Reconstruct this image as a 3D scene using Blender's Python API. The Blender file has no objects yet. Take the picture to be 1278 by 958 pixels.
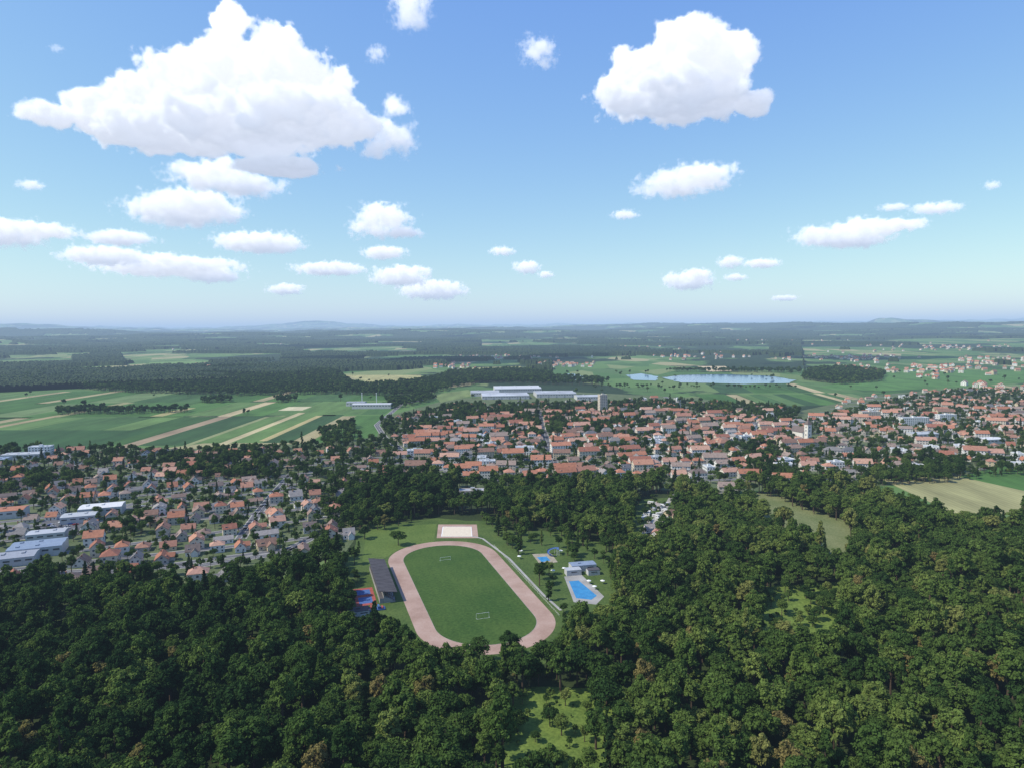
import bpy, math, random, time
import numpy as np
from mathutils import Matrix, Vector, noise, kdtree
T0=time.time()
random.seed(7); rng=np.random.default_rng(7)
rad=math.radians
scene=bpy.context.scene
H=160.0; F=852.0
R=Matrix.Rotation(rad(85.5),3,'X')@Matrix.Rotation(rad(-0.45),3,'Z')
def ray(u,v): return R@Vector(((u-639)/F,-(v-479)/F,-1))
def gp(u,v,z=0.0):
    d=ray(u,v); t=(H-z)/(-d.z); return (d.x*t,d.y*t)
def GP(poly): return [gp(*p) for p in poly]
# ---------------------------------------------------------------- camera
cd=bpy.data.cameras.new('camera'); cam=bpy.data.objects.new('camera',cd); scene.collection.objects.link(cam)
cam.matrix_world=Matrix.Translation((0,0,H))@R.to_4x4()
cd.sensor_width=36; cd.lens=24.0; cd.clip_start=1; cd.clip_end=150000
scene.camera=cam
scene.view_settings.view_transform='Standard'; scene.view_settings.look='None'; scene.view_settings.exposure=0
# ---------------------------------------------------------------- light
SUN=Vector((-0.80,-0.22,0.95)).normalized()
el=math.asin(SUN.z); az=math.atan2(SUN.x,SUN.y)
sl=bpy.data.lights.new('sun','SUN'); sl.energy=5.0; sl.angle=rad(0.5); sl.color=(1,0.94,0.84)
so=bpy.data.objects.new('sun',sl); scene.collection.objects.link(so)
so.rotation_euler=SUN.to_track_quat('Z','Y').to_euler(); so.location=(0,0,500)
w=bpy.data.worlds.new('World'); scene.world=w; w.use_nodes=True
nt=w.node_tree; bg=nt.nodes['Background']
sky=nt.nodes.new('ShaderNodeTexSky'); sky.sky_type='NISHITA'; sky.sun_disc=False
sky.sun_elevation=el; sky.sun_rotation=az%(2*math.pi); sky.air_density=1.0; sky.dust_density=0.6; sky.ozone_density=2.0; sky.altitude=300
ssp=nt.nodes.new('ShaderNodeSeparateColor'); scb=nt.nodes.new('ShaderNodeCombineColor'); nt.links.new(sky.outputs[0],ssp.inputs[0])
for i,(pw,kk) in enumerate(((.95,1.22),(.80,1.72),(.20,5.0))):
    a=nt.nodes.new('ShaderNodeMath'); a.operation='POWER'; a.inputs[1].default_value=pw; nt.links.new(ssp.outputs[i],a.inputs[0])
    b_=nt.nodes.new('ShaderNodeMath'); b_.operation='MULTIPLY'; b_.inputs[1].default_value=kk; nt.links.new(a.outputs[0],b_.inputs[0]); nt.links.new(b_.outputs[0],scb.inputs[i])
nt.links.new(scb.outputs[0],bg.inputs[0]); bg.inputs[1].default_value=0.128
# ---------------------------------------------------------------- material helpers
class NB:
    def __init__(s,name):
        s.m=bpy.data.materials.new(name); s.m.use_nodes=True; s.t=s.m.node_tree; s.n=s.t.nodes
        s.b=s.n['Principled BSDF']; s.out=s.n['Material Output']
        s.b.inputs['Roughness'].default_value=0.9
        s.b.inputs['Specular IOR Level'].default_value=0.15
    def new(s,t,**k):
        x=s.n.new(t)
        for a,b in k.items(): setattr(x,a,b)
        return x
    def l(s,a,b): s.t.links.new(a,b)
    def pos(s): return s.new('ShaderNodeNewGeometry').outputs['Position']
    def mapping(s,vec,scale=(1,1,1),rot=(0,0,0),loc=(0,0,0)):
        m=s.new('ShaderNodeMapping'); s.l(vec,m.inputs[0]); m.inputs['Scale'].default_value=scale; m.inputs['Rotation'].default_value=rot; m.inputs['Location'].default_value=loc
        return m.outputs[0]
    def noise(s,vec,scale,detail=4,rough=.55):
        n=s.new('ShaderNodeTexNoise'); s.l(vec,n.inputs['Vector']); n.inputs['Scale'].default_value=scale; n.inputs['Detail'].default_value=detail; n.inputs['Roughness'].default_value=rough
        return n.outputs['Fac']
    def ramp(s,fac,stops,interp='LINEAR'):
        r=s.new('ShaderNodeValToRGB'); s.l(fac,r.inputs[0]); c=r.color_ramp; c.interpolation=interp
        while len(c.elements)<len(stops): c.elements.new(0.5)
        for e,(p,col) in zip(c.elements,stops): e.position=p; e.color=(*col,1)
        return r.outputs[0]
    def mix(s,fac,a,b,mode='MIX'):
        m=s.new('ShaderNodeMix',data_type='RGBA',blend_type=mode)
        for sock,val in ((m.inputs[0],fac),(m.inputs[6],a),(m.inputs[7],b)):
            if isinstance(val,(int,float)): sock.default_value=val
            elif isinstance(val,tuple): sock.default_value=(*val,1)
            else: s.l(val,sock)
        return m.outputs[2]
    def mr(s,fac,a,b,c,d):
        m=s.new('ShaderNodeMapRange'); s.l(fac,m.inputs[0])
        for i,x in enumerate((a,b,c,d)): m.inputs[i+1].default_value=x
        return m.outputs[0]
    def math(s,op,a,b=0.0):
        m=s.new('ShaderNodeMath',operation=op)
        for i,x in enumerate((a,b)):
            if isinstance(x,(int,float)): m.inputs[i].default_value=x
            else: s.l(x,m.inputs[i])
        return m.outputs[0]
    def col(s,c): s.l(c,s.b.inputs['Base Color'])
def simple(name,c,rough=.8,var=.15,scale=.4,spec=.15):
    k=NB(name); n=k.noise(k.pos(),scale,4,.6)
    a=tuple(x*(1-var) for x in c); b=tuple(min(1,x*(1+var)) for x in c)
    k.col(k.ramp(n,[(.3,a),(.7,b)])); k.b.inputs['Roughness'].default_value=rough; k.b.inputs['Specular IOR Level'].default_value=spec
    return k.m
def objrand(name,cols,rough=.8,var=.12):
    k=NB(name); o=k.new('ShaderNodeObjectInfo')
    n=len(cols); c=k.ramp(o.outputs['Random'],[(i/n,cc) for i,cc in enumerate(cols)],'CONSTANT')
    f=k.mr(k.noise(k.pos(),.5,4,.65),.3,.7,1-var,1+var)
    hs=k.new('ShaderNodeHueSaturation'); k.l(c,hs.inputs['Color']); k.l(f,hs.inputs['Value'])
    k.col(hs.outputs[0]); k.b.inputs['Roughness'].default_value=rough
    return k.m
M={}
M['wall']=objrand('house_plaster',[(.66,.62,.56),(.58,.51,.4),(.7,.67,.62),(.55,.46,.3),(.64,.58,.5),(.47,.42,.35),(.72,.7,.66)])
M['roof']=objrand('clay_roof_tiles',[(.35,.155,.095),(.39,.20,.135),(.26,.11,.075),(.42,.25,.18),(.31,.155,.11),(.20,.12,.09),(.38,.22,.165),(.30,.13,.08),(.25,.19,.16),(.37,.165,.105)],.85,.22)
M['roofg']=objrand('dark_roof_tiles',[(.14,.11,.1),(.20,.14,.115),(.12,.12,.13),(.22,.15,.12),(.18,.17,.165),(.28,.15,.105),(.25,.23,.22)],.8,.2)
M['glass']=simple('window_glass',(.05,.06,.075),.15,.1,1,.5)
M['frame']=simple('window_frame_paint',(.66,.66,.64))
M['door']=simple('door_wood',(.16,.09,.05))
M['brick']=simple('chimney_brick',(.3,.16,.11))
M['metal']=objrand('metal_sheet_roof',[(.36,.38,.4),(.46,.47,.49),(.26,.28,.32),(.55,.55,.55)],.7,.12)
M['indroof']=simple('grey_industrial_roof',(.34,.36,.39),.85,.3,.02)
M['metalblue']=simple('blue_grey_roof',(.2,.25,.33),.5,.1)
M['hallwall']=simple('hall_cladding',(.45,.45,.45),.7,.1)
M['beige']=simple('beige_render',(.56,.48,.38),.9,.08)
M['caravanskin']=simple('caravan_body',(.6,.59,.56),.6,.1)
M['white']=simple('white_paint',(.7,.7,.68),.6,.05)
M['concrete']=simple('concrete',(.3,.29,.27),.9,.2,.1)
M['asphalt']=simple('asphalt',(.11,.11,.115),.9,.2,.15)
M['gravel']=simple('gravel_path',(.30,.265,.2),.95,.2,.3)
M['bark']=simple('tree_bark',(.09,.065,.045),.95,.3,2)
M['dark']=simple('dark_roof_felt',(.075,.07,.075),.9,.2,.2)
M['red']=simple('red_surface',(.30,.08,.065),.8,.15)
M['blue']=simple('blue_surface',(.06,.12,.28),.8,.15)
M['sand']=simple('sand',(.6,.52,.4),.95,.08,.5)
M['tyre']=simple('tyre_rubber',(.03,.03,.03))
M['carpaint']=objrand('car_paint',[(.6,.6,.6),(.1,.1,.11),(.35,.36,.38),(.35,.04,.03),(.05,.1,.3),(.7,.7,.68)],.35,.02)
# track
k=NB('clay_track'); p=k.pos(); n=k.noise(p,.05,7,.65); n2=k.noise(p,1.2,3,.6)
c=k.ramp(n,[(.3,(.25,.155,.115)),(.5,(.35,.235,.185)),(.7,(.43,.315,.26))]); k.col(k.mix(.25,c,k.ramp(n2,[(.3,(.25,.175,.14)),(.7,(.44,.33,.27))]))); M['track']=k.m
def grass(name,c1,c2,stripe=0.0,rot=0,sw=.6,s1=.04):
    k=NB(name); p=k.pos(); n=k.noise(p,s1,6,.62); n2=k.noise(p,.6,4,.7)
    c=k.ramp(n,[(.32,c1),(.68,c2)])
    c=k.mix(.45,c,k.ramp(n2,[(.3,tuple(x*.55 for x in c1)),(.7,tuple(x*1.3 for x in c2))]))
    if stripe:
        wv=k.new('ShaderNodeTexWave',wave_type='BANDS',bands_direction='X'); k.l(k.mapping(p,rot=(0,0,rot)),wv.inputs[0]); wv.inputs['Scale'].default_value=sw*.1; wv.inputs['Distortion'].default_value=.6
        hs=k.new('ShaderNodeHueSaturation'); k.l(c,hs.inputs['Color']); k.l(k.mr(wv.outputs['Fac'],0,1,1-stripe,1+stripe),hs.inputs['Value']); c=hs.outputs[0]
    k.col(c); return k.m
M['pitch']=grass('football_turf',(.022,.062,.011),(.065,.11,.022),.03,rad(-17.5),.5,.022)
M['lawn']=grass('lawn_grass',(.03,.065,.014),(.09,.13,.032),s1=.06)
M['training']=grass('training_field_grass',(.06,.105,.02),(.11,.155,.035),s1=.05)
M['meadow']=grass('meadow_grass',(.08,.115,.032),(.19,.2,.09))
M['clearing']=grass('clearing_grass',(.035,.075,.013),(.17,.23,.045),s1=.09)
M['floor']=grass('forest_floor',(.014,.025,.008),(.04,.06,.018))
M['towng']=grass('garden_ground',(.04,.075,.022),(.13,.15,.075),s1=.05)
# fields: object colour driven
k=NB('crop_rows'); p=k.pos(); oi=k.new('ShaderNodeObjectInfo')
n=k.noise(k.mapping(p,scale=(1,.25,1)),.03,6,.65); wv=k.new('ShaderNodeTexWave',wave_type='BANDS',bands_direction='X'); k.l(p,wv.inputs[0]); wv.inputs['Scale'].default_value=.06; wv.inputs['Distortion'].default_value=1.5; wv.inputs['Detail'].default_value=3
f=k.math('MULTIPLY',k.mr(n,.3,.7,.68,1.32),k.mr(wv.outputs['Fac'],0,1,.92,1.08))
hs=k.new('ShaderNodeHueSaturation'); k.l(oi.outputs['Color'],hs.inputs['Color']); k.l(f,hs.inputs['Value']); k.col(hs.outputs[0]); M['crop']=k.m
# far ground
k=NB('farmland'); p=k.pos()
vo=k.new('ShaderNodeTexVoronoi'); k.l(k.mapping(p,scale=(1/140,1/330,0),rot=(0,0,.15)),vo.inputs['Vector']); vo.inputs['Scale'].default_value=1
sep=k.new('ShaderNodeSeparateColor'); k.l(vo.outputs['Color'],sep.inputs[0])
fc=k.ramp(sep.outputs[0],[(0,(.05,.12,.03)),(.22,(.09,.17,.045)),(.42,(.06,.12,.035)),(.55,(.12,.18,.06)),(.7,(.19,.22,.09)),(.84,(.34,.29,.16)),(.93,(.07,.14,.04))],'CONSTANT')
fr=k.noise(k.mapping(p,scale=(1,.7,0)),1/900,8,.6)
nn=k.noise(p,1/40,5,.6)
fc=k.mix(.3,fc,k.ramp(nn,[(.3,(.05,.11,.025)),(.7,(.13,.18,.065))]))
c=k.mix(k.mr(fr,.505,.52,0,1),fc,k.ramp(nn,[(.3,(.011,.026,.010)),(.7,(.028,.05,.018))]))
k.col(c); M['ground']=k.m
k=NB('distant_foliage'); p=k.pos(); n=k.noise(p,1/14,5,.7); n2=k.noise(p,1/300,4,.6)
c=k.ramp(n,[(.3,(.008,.022,.008)),(.7,(.04,.064,.02))]); c=k.mix(.4,c,k.ramp(n2,[(.35,(.010,.03,.012)),(.65,(.05,.07,.02))]))
k.col(c); bm=k.new('ShaderNodeBump'); k.l(n,bm.inputs['Height']); bm.inputs['Distance'].default_value=8; k.l(bm.outputs[0],k.b.inputs['Normal']); M['canopy']=k.m
# water
k=NB('lake_water'); k.b.inputs['Base Color'].default_value=(.05,.13,.24,1); k.b.inputs['Roughness'].default_value=.12; k.b.inputs['Specular IOR Level'].default_value=.4
bm=k.new('ShaderNodeBump'); k.l(k.noise(k.pos(),.15,4,.6),bm.inputs['Height']); bm.inputs['Strength'].default_value=.8; k.l(bm.outputs[0],k.b.inputs['Normal']); M['water']=k.m
k=NB('pool_water'); k.col(k.ramp(k.noise(k.pos(),.3,3),[(.3,(.03,.17,.36)),(.7,(.045,.24,.45))])); k.b.inputs['Roughness'].default_value=.15; M['pool']=k.m
# leaves
def leafmat(name,stops,vr=(.55,1.45)):
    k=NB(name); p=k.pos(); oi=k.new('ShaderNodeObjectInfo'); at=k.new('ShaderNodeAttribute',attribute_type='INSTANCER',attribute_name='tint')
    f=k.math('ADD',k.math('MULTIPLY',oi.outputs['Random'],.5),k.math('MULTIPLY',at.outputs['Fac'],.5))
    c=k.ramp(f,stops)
    n=k.noise(p,.5,4,.7); v=k.mr(n,.3,.7,*vr)
    hs=k.new('ShaderNodeHueSaturation'); k.l(c,hs.inputs['Color']); k.l(v,hs.inputs['Value'])
    k.n.remove(k.b)
    d=k.new('ShaderNodeBsdfDiffuse'); t=k.new('ShaderNodeBsdfTranslucent'); mx=k.new('ShaderNodeMixShader'); mx.inputs[0].default_value=.25
    k.l(hs.outputs[0],d.inputs[0]); k.l(hs.outputs[0],t.inputs[0]); k.l(d.outputs[0],mx.inputs[1]); k.l(t.outputs[0],mx.inputs[2]); k.l(mx.outputs[0],k.out.inputs[0])
    return k.m
M['leaf']=leafmat('leaves',[(0,(.018,.042,.014)),(.25,(.034,.068,.018)),(.48,(.058,.102,.024)),(.7,(.095,.145,.033)),(.87,(.14,.185,.045)),(1,(.19,.195,.06))])
M['needle']=leafmat('needles',[(0,(.014,.034,.014)),(1,(.035,.065,.022))])
M['yleaf']=leafmat('dry_leaves',[(0,(.15,.14,.045)),(1,(.20,.16,.06))])
# ---------------------------------------------------------------- mesh helpers
def link(o): scene.collection.objects.link(o); return o
def mkobj(name,verts,faces,mats,mi=None,col=None):
    me=bpy.data.meshes.new(name); me.from_pydata(verts,[],faces)
    for m in mats: me.materials.append(m)
    if mi is not None: me.polygons.foreach_set('material_index',mi)
    me.update(); o=link(bpy.data.objects.new(name,me))
    if col: o.color=(*col,1)
    return o
def sheet(name,gpoly,z,mat,col=None):
    a=sum(gpoly[i][0]*gpoly[(i+1)%len(gpoly)][1]-gpoly[(i+1)%len(gpoly)][0]*gpoly[i][1] for i in range(len(gpoly)))
    if a<0: gpoly=gpoly[::-1]
    return mkobj(name,[(x,y,z) for x,y in gpoly],[list(range(len(gpoly)))],[mat],col=col)
def wobble(gpoly,amp=4,step=8,seed=0):
    out=[]; n=len(gpoly)
    for i in range(n):
        a=Vector(gpoly[i]); b=Vector(gpoly[(i+1)%n]); k_=max(1,int((b-a).length/step))
        for j in range(k_):
            p=a.lerp(b,j/k_); out.append((p.x+amp*noise.noise(Vector((p.x/18,p.y/18,seed))),p.y+amp*noise.noise(Vector((p.x/18,p.y/18,seed+9)))))
    return out
def strip(name,pts,width,z,mat,kerb=False):
    V=[];Fc=[]
    P=[Vector(p) for p in pts]
    for i,p in enumerate(P):
        d=(P[min(i+1,len(P)-1)]-P[max(i-1,0)]).normalized(); n=Vector((-d.y,d.x))*width/2
        V+= [(*(p+n),z),(*(p-n),z)]
    for i in range(len(P)-1): Fc.append((2*i,2*i+1,2*i+3,2*i+2))
    return mkobj(name,V,Fc,[mat])
class MB:
    def __init__(s): s.v=[];s.f=[];s.m=[]
    def poly(s,pts,m):
        b=len(s.v); s.v+=[tuple(p) for p in pts]; s.f.append(tuple(range(b,b+len(pts)))); s.m.append(m)
    def box(s,x0,x1,y0,y1,z0,z1,m,top=None):
        b=len(s.v); s.v+=[(x,y,z) for z in (z0,z1) for y in (y0,y1) for x in (x0,x1)]
        for i,q in enumerate([(0,2,3,1),(4,5,7,6),(0,1,5,4),(2,6,7,3),(0,4,6,2),(1,3,7,5)]):
            s.f.append(tuple(b+a for a in q)); s.m.append(top if (i==1 and top is not None) else m)
    def gable(s,x0,x1,y0,y1,z,rise,mr,mw,ov=.5,axis='x'):
        if axis=='y':
            t=MB(); t.gable(y0,y1,x0,x1,z,rise,mr,mw,ov); b=len(s.v)
            s.v+=[(y,x,zz) for x,y,zz in t.v]; s.f+=[tuple(b+a for a in f[::-1]) for f in t.f]; s.m+=t.m; return
        yc=(y0+y1)/2; hw=(y1-y0)/2; sl=rise/hw; t=.28
        s.poly([(x0,y0,z),(x0,yc,z+rise),(x0,y1,z)],mw); s.poly([(x1,y0,z),(x1,y1,z),(x1,yc,z+rise)],mw)
        for sg in (-1,1):
            ye=yc+sg*(hw+ov); ze=z-ov*sl
            a=[(x0-ov,ye,ze+t),(x1+ov,ye,ze+t),(x1+ov,yc,z+rise+t),(x0-ov,yc,z+rise+t)]
            bt=[(p[0],p[1],p[2]-t+.03) for p in a]
            s.poly(a if sg<0 else a[::-1],mr); s.poly(bt[::-1] if sg<0 else bt,mr)
            for i in (0,1,3): 
                j=(i+1)%4; s.poly([a[i],a[j],bt[j],bt[i]],mr)
    def hip(s,x0,x1,y0,y1,z,rise,mr,ov=.5):
        x0-=ov;x1+=ov;y0-=ov;y1+=ov; yc=(y0+y1)/2; hw=(y1-y0)/2
        a=(x0+hw,yc,z+rise); b=(x1-hw,yc,z+rise)
        if x1-x0<2*hw+.1: a=b=((x0+x1)/2,yc,z+rise)
        c=[(x0,y0,z-.1),(x1,y0,z-.1),(x1,y1,z-.1),(x0,y1,z-.1)]
        if a==b:
            for i in range(4): s.poly([c[i],c[(i+1)%4],a],mr)
        else:
            s.poly([c[0],c[1],b,a],mr); s.poly([c[2],c[3],a,b],mr); s.poly([c[1],c[2],b],mr); s.poly([c[3],c[0],a],mr)
        s.poly(c[::-1],mr)
    def windows(s,x0,x1,y0,y1,z0,floors,fh,pitch=2.9,ww=1.3,wh=1.4,mg=2,mf=3):
        for fl in range(floors):
            zz=z0+fl*fh+.95
            n=max(1,int((x1-x0-1)/pitch))
            for i in range(n):
                xc=x0+(i+.5)*(x1-x0)/n
                for y,sg in ((y0,-1),(y1,1)):
                    s.box(xc-ww/2-.1,xc+ww/2+.1,y-.04,y+.04,zz-.1,zz+wh+.1,mf); s.box(xc-ww/2,xc+ww/2,y-.06,y+.06,zz,zz+wh,mg)
            n=max(1,int((y1-y0-1)/pitch))
            for i in range(n):
                yc=y0+(i+.5)*(y1-y0)/n
                for x in (x0,x1):
                    s.box(x-.04,x+.04,yc-ww/2-.1,yc+ww/2+.1,zz-.1,zz+wh+.1,mf); s.box(x-.06,x+.06,yc-ww/2,yc+ww/2,zz,zz+wh,mg)
    def mesh(s,name,mats):
        me=bpy.data.meshes.new(name); me.from_pydata(s.v,[],s.f); me.polygons.foreach_set('material_index',s.m)
        for m in mats: me.materials.append(m)
        me.update(); return me
def HM(roof): return [M['wall'],M[roof],M['glass'],M['frame'],M['brick'],M['door'],M['metal']]
def house(kind,roof='roof',w=11,d=9,fl=1,rise=4,wing=False):
    b=MB(); x,y=w/2,d/2; e=fl*2.9+.9
    b.box(-x,x,-y,y,0,e,0)
    if kind=='gable': b.gable(-x,x,-y,y,e,rise,1,0); b.windows(-x,x,-y,y,.3,fl,2.9)
    elif kind=='hip': b.hip(-x,x,-y,y,e,rise,1); b.windows(-x,x,-y,y,.3,fl,2.9)
    if wing:
        b.box(-2.5+x*.3,2.5+x*.3,-y-3.5,-y+1,0,e-.3,0); b.gable(-2.5+x*.3,2.5+x*.3,-y-3.5,.5,e-.3,2.4,1,0,.4,'y')
    if kind=='gable' and rise>3:
        for xx in (-x,x): b.box(xx-.05,xx+.05,-.7,.7,e+.6,e+1.8,2)
        b.box(-x*.5-1,-x*.5+1,-y*.75,-y*.2,e+.4,e+2.1,0,1); b.box(-x*.5-.7,-x*.5+.7,-y*.75-.05,-y*.75+.05,e+.9,e+1.9,2)
    b.box(x*.35,x*.35+.8,.4,1.2,e,e+rise+1.1,4)
    b.box(-.55,.55,-y-.07,-y+.05,0,2.2,5)
    return b.mesh('house_'+kind,HM(roof))
HS={'g1':house('gable',w=10.5,d=8.5,fl=1,rise=3.9),'g2':house('gable',w=11,d=9,fl=2,rise=3.6),'g3':house('gable','roofg',w=10.5,d=9.5,fl=1,rise=4.3,wing=True),'g4':house('gable','roofg',w=11.5,d=8.5,fl=2,rise=3.2),
'h1':house('hip',w=11,d=9.5,fl=2,rise=3.0),'h2':house('hip','roofg',w=10.5,d=9.5,fl=1,rise=3.0),'w1':house('gable',w=12,d=8.5,fl=1,rise=3.6,wing=True),
'r1':house('gable',w=18,d=10.5,fl=2,rise=3.9),'r2':house('gable',w=23,d=11,fl=3,rise=4.2),'r3':house('hip','roofg',w=20,d=11,fl=2,rise=3.8),'b1':house('gable','roofg',w=15,d=7.5,fl=1,rise=2.4)}
def flatbuild(w,d,fl,fh=3.0,top=6,name='apartment_block',wall='frame'):
    b=MB(); x,y=w/2,d/2; e=fl*fh+.6
    b.box(-x,x,-y,y,0,e,0,top); b.windows(-x,x,-y,y,.2,fl,fh,3.2,1.7,1.5)
    for (a,c,dd,f) in ((-x-.1,x+.1,-y-.1,-y+.25),(-x-.1,x+.1,y-.25,y+.1),(-x-.1,-x+.25,-y+.25,y-.25),(x-.25,x+.1,-y+.25,y-.25)): b.box(a,c,dd,f,e,e+.5,0)
    b.box(-2,2,-2,2,e,e+2.2,0,top); b.box(x*.5,x*.5+1.5,-1,1,e,e+1,6)
    b.box(-.8,.8,-y-.08,-y+.05,0,2.3,5)
    return b.mesh(name,[M[wall],M['metal'],M['glass'],M['frame'],M['brick'],M['door'],M['indroof']])
HS['f1']=flatbuild(18,12,2); HS['f2']=flatbuild(24,12,3)
def hallmesh(w,d,h,bays=2,roofmat='metal'):
    b=MB(); x,y=w/2,d/2
    b.box(-x,x,-y,y,0,h,0)
    bw=d/bays; st=12 if w<50 else 38
    for i in range(bays):
        b.gable(-x,x,-y+i*bw,-y+(i+1)*bw,h,bw*.05,1,0,.02)
        for j in range(int(w/st)):
            xx=-x+st/2+j*st; yc=-y+(i+.5)*bw; b.box(xx-1,xx+1,yc-bw*.12,yc+bw*.12,h+bw*.03,h+bw*.05+.75,1)
    n=int(w/6)
    for i in range(n):
        xc=-x+(i+.5)*w/n; b.box(xc-2,xc+2,-y-.06,-y+.05,h*.6,h*.78,2)
        if i%3==1: b.box(xc-1.8,xc+1.8,-y-.09,-y+.05,0,h*.45,6)
    return b.mesh('hall',[M['hallwall'],M[roofmat],M['glass'],M['frame'],M['brick'],M['door'],M['metal']])
placed=[]
def put(name,me,x,y,rot,sc=(1,1,1),r=7):
    o=link(bpy.data.objects.new(name,me)); o.location=(x,y,0); o.rotation_euler=(0,0,rot); o.scale=sc; placed.append((x,y,r)); return o
def inside(px,py,poly):
    r=np.zeros(px.shape,bool); n=len(poly); j=n-1
    for i in range(n):
        xi,yi=poly[i]; xj,yj=poly[j]
        if yi!=yj:
            c=((yi>py)!=(yj>py))&(px<(xj-xi)*(py-yi)/(yj-yi)+xi); r^=c
        j=i
    return r
# ---------------------------------------------------------------- ground & hills
def sst(a,b,x):
    t=min(1,max(0,(x-a)/(b-a))); return t*t*(3-2*t)
def bump_at(u,r,hh,sw,sr):
    d=ray(u,412); a=math.atan2(d.x,d.y); return (math.sin(a)*r,math.cos(a)*r,hh,sw,sr)
BUMPS=[bump_at(1105,24000,170,420,900),bump_at(1130,24500,120,900,1500),bump_at(1165,25000,90,1800,1500),bump_at(1250,22000,80,2200,1500),bump_at(400,38000,260,3200,2500),bump_at(25,30000,200,2500,2500),bump_at(720,24000,110,3500,3000),bump_at(900,20000,80,3000,2500)]
def terrain(x,y):
    r=math.hypot(x,y)
    if r<4000: return 0.0
    t=sst(4000,17000,r); k=max(1,r/22000)
    n=noise.fractal(Vector((x/4200,y/3000,1.3)),0.9,2.1,5)
    n2=noise.fractal(Vector((x/1300,y/900,7.3)),0.9,2.1,3)
    h=t*k*(180+115*n+35*n2)
    for bx,by,hh,sw,sr in BUMPS:
        if abs(x-bx)<4*sw and abs(y-by)<4*sr: h+=hh*math.exp(-((x-bx)/sw)**2-((y-by)/sr)**2)
    return max(h,0)
azs=np.concatenate([np.linspace(-180,-48,45)[:-1],np.linspace(-48,48,385),np.linspace(48,180,45)[1:]])
rs=np.concatenate([[20,100,400,1200,2500],np.geomspace(4000,52000,150)])
V=[(0,0,0)];Fc=[]
na=len(azs)-1
for r_ in rs:
    for a in azs[:-1]:
        x=r_*math.sin(rad(a)); y=r_*math.cos(rad(a)); V.append((x,y,terrain(x,y) if abs(a)<60 else 0))
for j in range(na): Fc.append((0,1+(j+1)%na,1+j))
for i in range(len(rs)-1):
    for j in range(na):
        a=1+i*na+j; b=1+i*na+(j+1)%na; Fc.append((a,b,b+na,a+na))
g=mkobj('ground',V,Fc,[M['ground']]); g.data.polygons.foreach_set('use_smooth',[True]*len(Fc))
HOLES=[GP(q) for q in [[(150,442),(350,442),(350,456),(160,458)],[(420,464),(540,464),(545,482),(430,482)],[(555,452),(645,450),(665,468),(575,470)],[(690,450),(1000,446),(1010,484),(690,484)],[(1000,428),(1400,428),(1400,500),(1010,500)],[(840,434),(960,432),(960,448),(840,448)],[(380,436),(520,434),(520,442),(390,443)],[(-20,446),(90,444),(90,454),(-20,456)],[(600,428),(720,427),(720,434),(600,436)]]]
az2=np.linspace(-44,44,900); r2=np.geomspace(2350,20000,330)
AA,RR=np.meshgrid(np.radians(az2),r2); X=RR*np.sin(AA); Y=RR*np.cos(AA)
mask=np.zeros(X.shape)
for i in range(X.shape[0]):
    for j in range(X.shape[1]):
        mask[i,j]=noise.fractal(Vector((X[i,j]/900,Y[i,j]/700,3.1)),.9,2.1,5)
thr=np.where(RR<4000,.0,-.08)
hole=np.zeros(X.shape,bool)
for q in HOLES: hole|=inside(X,Y,q)
on=(mask>thr)&~(hole&(mask<.5))
on&=~((RR<2700)&(X>-350))
jit=rng.random(X.shape)
V=[];idx=-np.ones(X.shape,int)
need=on.copy(); need[1:]|=on[:-1]; need[:-1]|=on[1:]; need[:,1:]|=on[:,:-1]; need[:,:-1]|=on[:,1:]
need[1:,1:]|=on[:-1,:-1]; need[:-1,:-1]|=on[1:,1:]
for i,j in zip(*np.nonzero(need)):
    idx[i,j]=len(V); x,y=X[i,j],Y[i,j]; V.append((x,y,terrain(x,y)+((13+9*jit[i,j]) if on[i,j] else -3)))
Fc=[]
for i in range(X.shape[0]-1):
    for j in range(X.shape[1]-1):
        q=(idx[i,j],idx[i,j+1],idx[i+1,j+1],idx[i+1,j])
        if min(q)>=0 and (on[i,j] or on[i,j+1] or on[i+1,j] or on[i+1,j+1]): Fc.append(q)
o=mkobj('distant_forest',V,Fc,[M['canopy']])
# ---------------------------------------------------------------- fields
GRN=[(.045,.105,.022),(.06,.13,.03),(.035,.08,.02),(.09,.155,.045),(.05,.105,.03),(.033,.075,.024),(.075,.135,.04),(.11,.165,.06)]
BGE=[(.36,.30,.17),(.28,.24,.13),(.2,.2,.09)]
def stripfield(x0,x1,y0,y1,z,pb,wmin=18,wmax=70,slope=0.0,seed=1,fixed=()):
    r=random.Random(seed); x=x0
    while x<x1:
        wd=r.uniform(wmin,wmax); c=r.choice(GRN)
        if r.random()<pb: c=r.choice(BGE); wd=min(wd,26)
        ys=y0+r.uniform(-10,10); ye=y1+r.uniform(-15,15); dx=slope*(ye-ys)
        sheet('crop_field',[(x,ys),(x+wd,ys),(x+wd+dx,ye),(x+dx,ye)],z,M['crop'],c); x+=wd+1.0
    for (xa,wd,c,ya,yb) in fixed: sheet('crop_field',[(xa,ya),(xa+wd,ya),(xa+wd+slope*(yb-ya),yb),(xa+slope*(yb-ya),yb)],z+.06,M['crop'],c)
stripfield(-1500,-265,975,1300,.05,.06,40,120,seed=4,fixed=[(-560,24,(.25,.19,.12),915,1300),(-425,14,(.42,.36,.2),960,1350),(-375,12,(.33,.28,.13),1000,1300),(-900,18,(.25,.2,.11),1100,1330),(-470,10,(.2,.22,.1),960,1290)])
sheet('crop_field',[(-1100,930),(-600,905),(-590,1120),(-1080,1150)],.09,M['crop'],(.03,.075,.022))
stripfield(-1900,-250,1305,1560,.05,.12,35,120,seed=9,fixed=[(-480,50,(.42,.38,.24),1390,1460),(-700,25,(.3,.27,.12),1310,1450)])
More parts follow.
